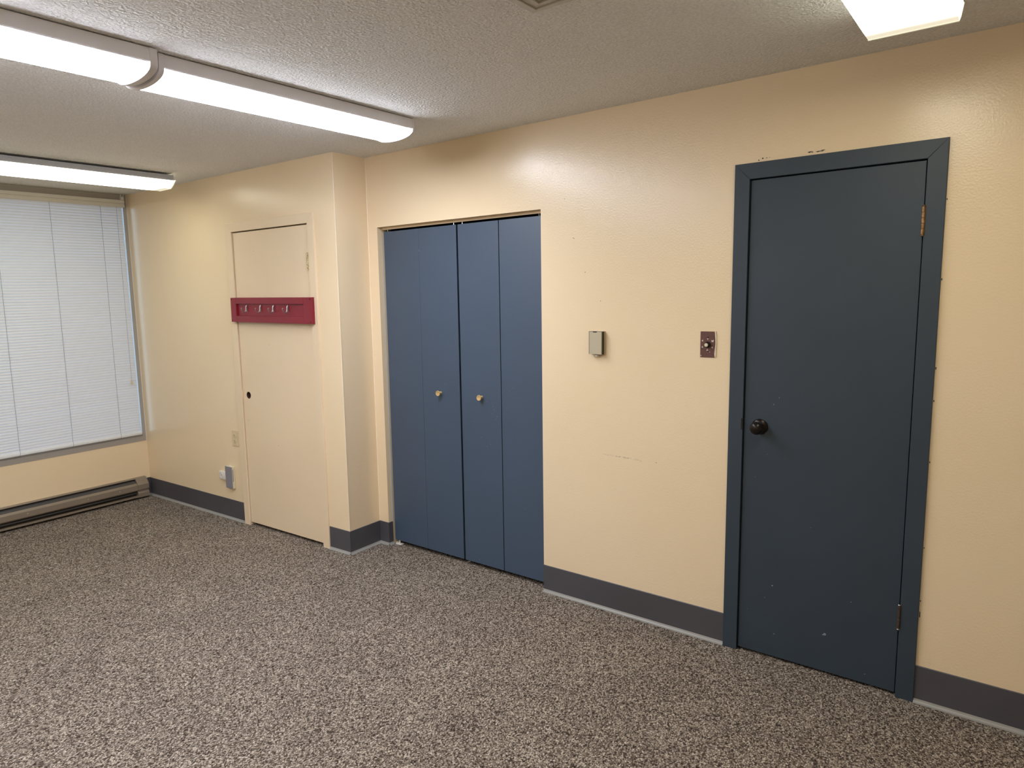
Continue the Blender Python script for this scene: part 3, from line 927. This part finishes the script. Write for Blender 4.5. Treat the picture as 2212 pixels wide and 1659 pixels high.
jk = root('phone_jack', Tb @ Vector((-1.317, 0, 0.3245)), ANG, label='small white surface phone jack tucked beside the grey junction box', cat='phone jack')
bm = new_bm(); box(bm, -.034, .052, -.021, 0, -.030, .030, 0.004)
obj('housing', bm, M['whiteplastic'], jk, True)
bm = new_bm()
for a, b, y in ((.021, .0195, .0012),):
    lathe(bm, [(b, 0), (a, 0), (a, y), (b, y), (b, 0)], facing_minus_y(-.005, -.021, 0), 28)
obj('ring', bm, M['white'], jk)
bm = new_bm(); lathe(bm, [(0, 0), (.0028, 0), (.0028, .0008), (0, .0008)], facing_minus_y(-.005, -.021, 0), 12)
obj('screw', bm, M['slot'], jk)

# ------------------------------------------------------------------ thermostat
th = root('thermostat', (-.6350, 0, 1.3560), label='beige boxy wall thermostat between the closet and the fan switch', cat='thermostat')
bm = new_bm(); box(bm, -.0345, .0400, -.010, 0, -.056, .057, 0.0015)
obj('base_plate', bm, M['thermo'], th)
bm = new_bm(); box(bm, -.0325, .0385, -.0235, -.0101, -.0545, .056, 0.0006)
obj('groove', bm, M['thermodark'], th)
bm = new_bm(); box(bm, -.0300, .0365, -.0185, -.0145, -.0530, .0567, 0.0006)
obj('fin', bm, M['heater'], th)
bm = new_bm()
prism(bm, [(-.0300, -.0535), (-.0300, .0555), (-.0115, .0555), (-.009, .0512), (.009, .0512), (.0115, .0555), (.0345, .0555), (.0345, -.0535)], -.0320, -.0236, 'y')
obj('front_cover', bm, M['thermo'], th)
bm = new_bm(); prism(bm, [(-.0335, -.0535), (-.0335, .0570), (.0345, .0570), (.0345, .0560), (-.0304, .0560), (-.0304, -.0535)], -.0300, -.0236, 'y')
obj('rim', bm, M['thermodark'], th)
bm = new_bm(); box(bm, -.009, .009, -.0300, -.0237, .0518, .0556)
obj('notch', bm, M['thermodark'], th)
bm = new_bm()
box(bm, -.010, .012, -.022, -.006, -.0635, -.0566, 0.001); box(bm, -.012, -.006, -.026, -.018, -.0625, -.0572, 0.001); box(bm, .002, .006, -.026, -.02, -.0655, -.0575, 0.001)
obj('setting_lever', bm, M['whiteplastic'], th)

# ------------------------------------------------------------------ fan / dimmer switch
sw = root('fan_switch', (-.1000, 0, 1.3635), label='brown rotary wall switch with pale triangle marks beside the blue door', cat='switch')
bm = new_bm(); box(bm, -.0325, .0320, -.004, 0, -.0570, .0565, 0.0012)
obj('plate', bm, M['brownplate'], sw)
bm = new_bm()
ps = [(.0322, -.057), (.030, -.040), (.0315, -.022), (.0345, .004), (.033, .024), (.0315, .045), (.030, .0575), (.0345, .058), (.0365, .04), (.0375, 0), (.0368, -.03), (.0352, -.058)]
prism(bm, ps, -.0048, -.0002, 'y')
obj('caulk', bm, M['caulk'], sw)
bm = new_bm()
lathe(bm, [(0, .004), (.0135, .004), (.0135, .009), (.0115, .0115), (.0110, .020), (.0095, .0235), (0, .0235)], facing_minus_y(.0005, 0, -.001), 24)
kn = obj('dial', bm, M['knobblack'], sw, True)
bm = new_bm(); lathe(bm, [(0, .0236), (.0075, .0236), (.0078, .0245), (.006, .0252), (0, .0252)], facing_minus_y(.0005, 0, -.001), 20)
obj('cap', bm, M['knobcap'], kn)
bm = new_bm()
def tri(bm, cx, cz, s, rot=0):
    k = [(cx + s * math.sin(rot + a), cz + s * math.cos(rot + a)) for a in (0, 2.25, -2.25)]
    prism(bm, k, -.0046, -.0041, 'y')
for cx, cz, s, rr in ((-.0225, .0165, .0052, .3), (-.0225, -.0115, .0050, .2), (-.001, -.0245, .0055, 0), (.0205, -.0125, .0050, .1), (.000, .0235, .0048, 2.9), (.0185, .0165, .0042, -.5), (.0245, .0175, .0042, .7)):
    tri(bm, cx, cz, s, rr)
box(bm, .0175, .0255, -.0046, -.0041, .0110, .0145)
obj('printed_mark', bm, M['cream_print'], sw, kind='stuff')
for cz in (.0305, -.0300):
    bm = new_bm()
    lathe(bm, [(0, .004), (.0032, .004), (.0026, .0055), (0, .0058)], facing_minus_y(.001, 0, cz), 12)
    obj('screw', bm, M['knobblack'], sw)
bm = new_bm(); lathe(bm, [(0, .004), (.0017, .004), (.0012, .0056), (0, .006)], facing_minus_y(.0095, 0, -.0335), 10)
lathe(bm, [(0, .004), (.0026, .004), (.002, .005), (0, .0052)], facing_minus_y(-.0285, 0, -.050), 10)
obj('paint_fleck', bm, M['cream_print'], sw, kind='stuff')
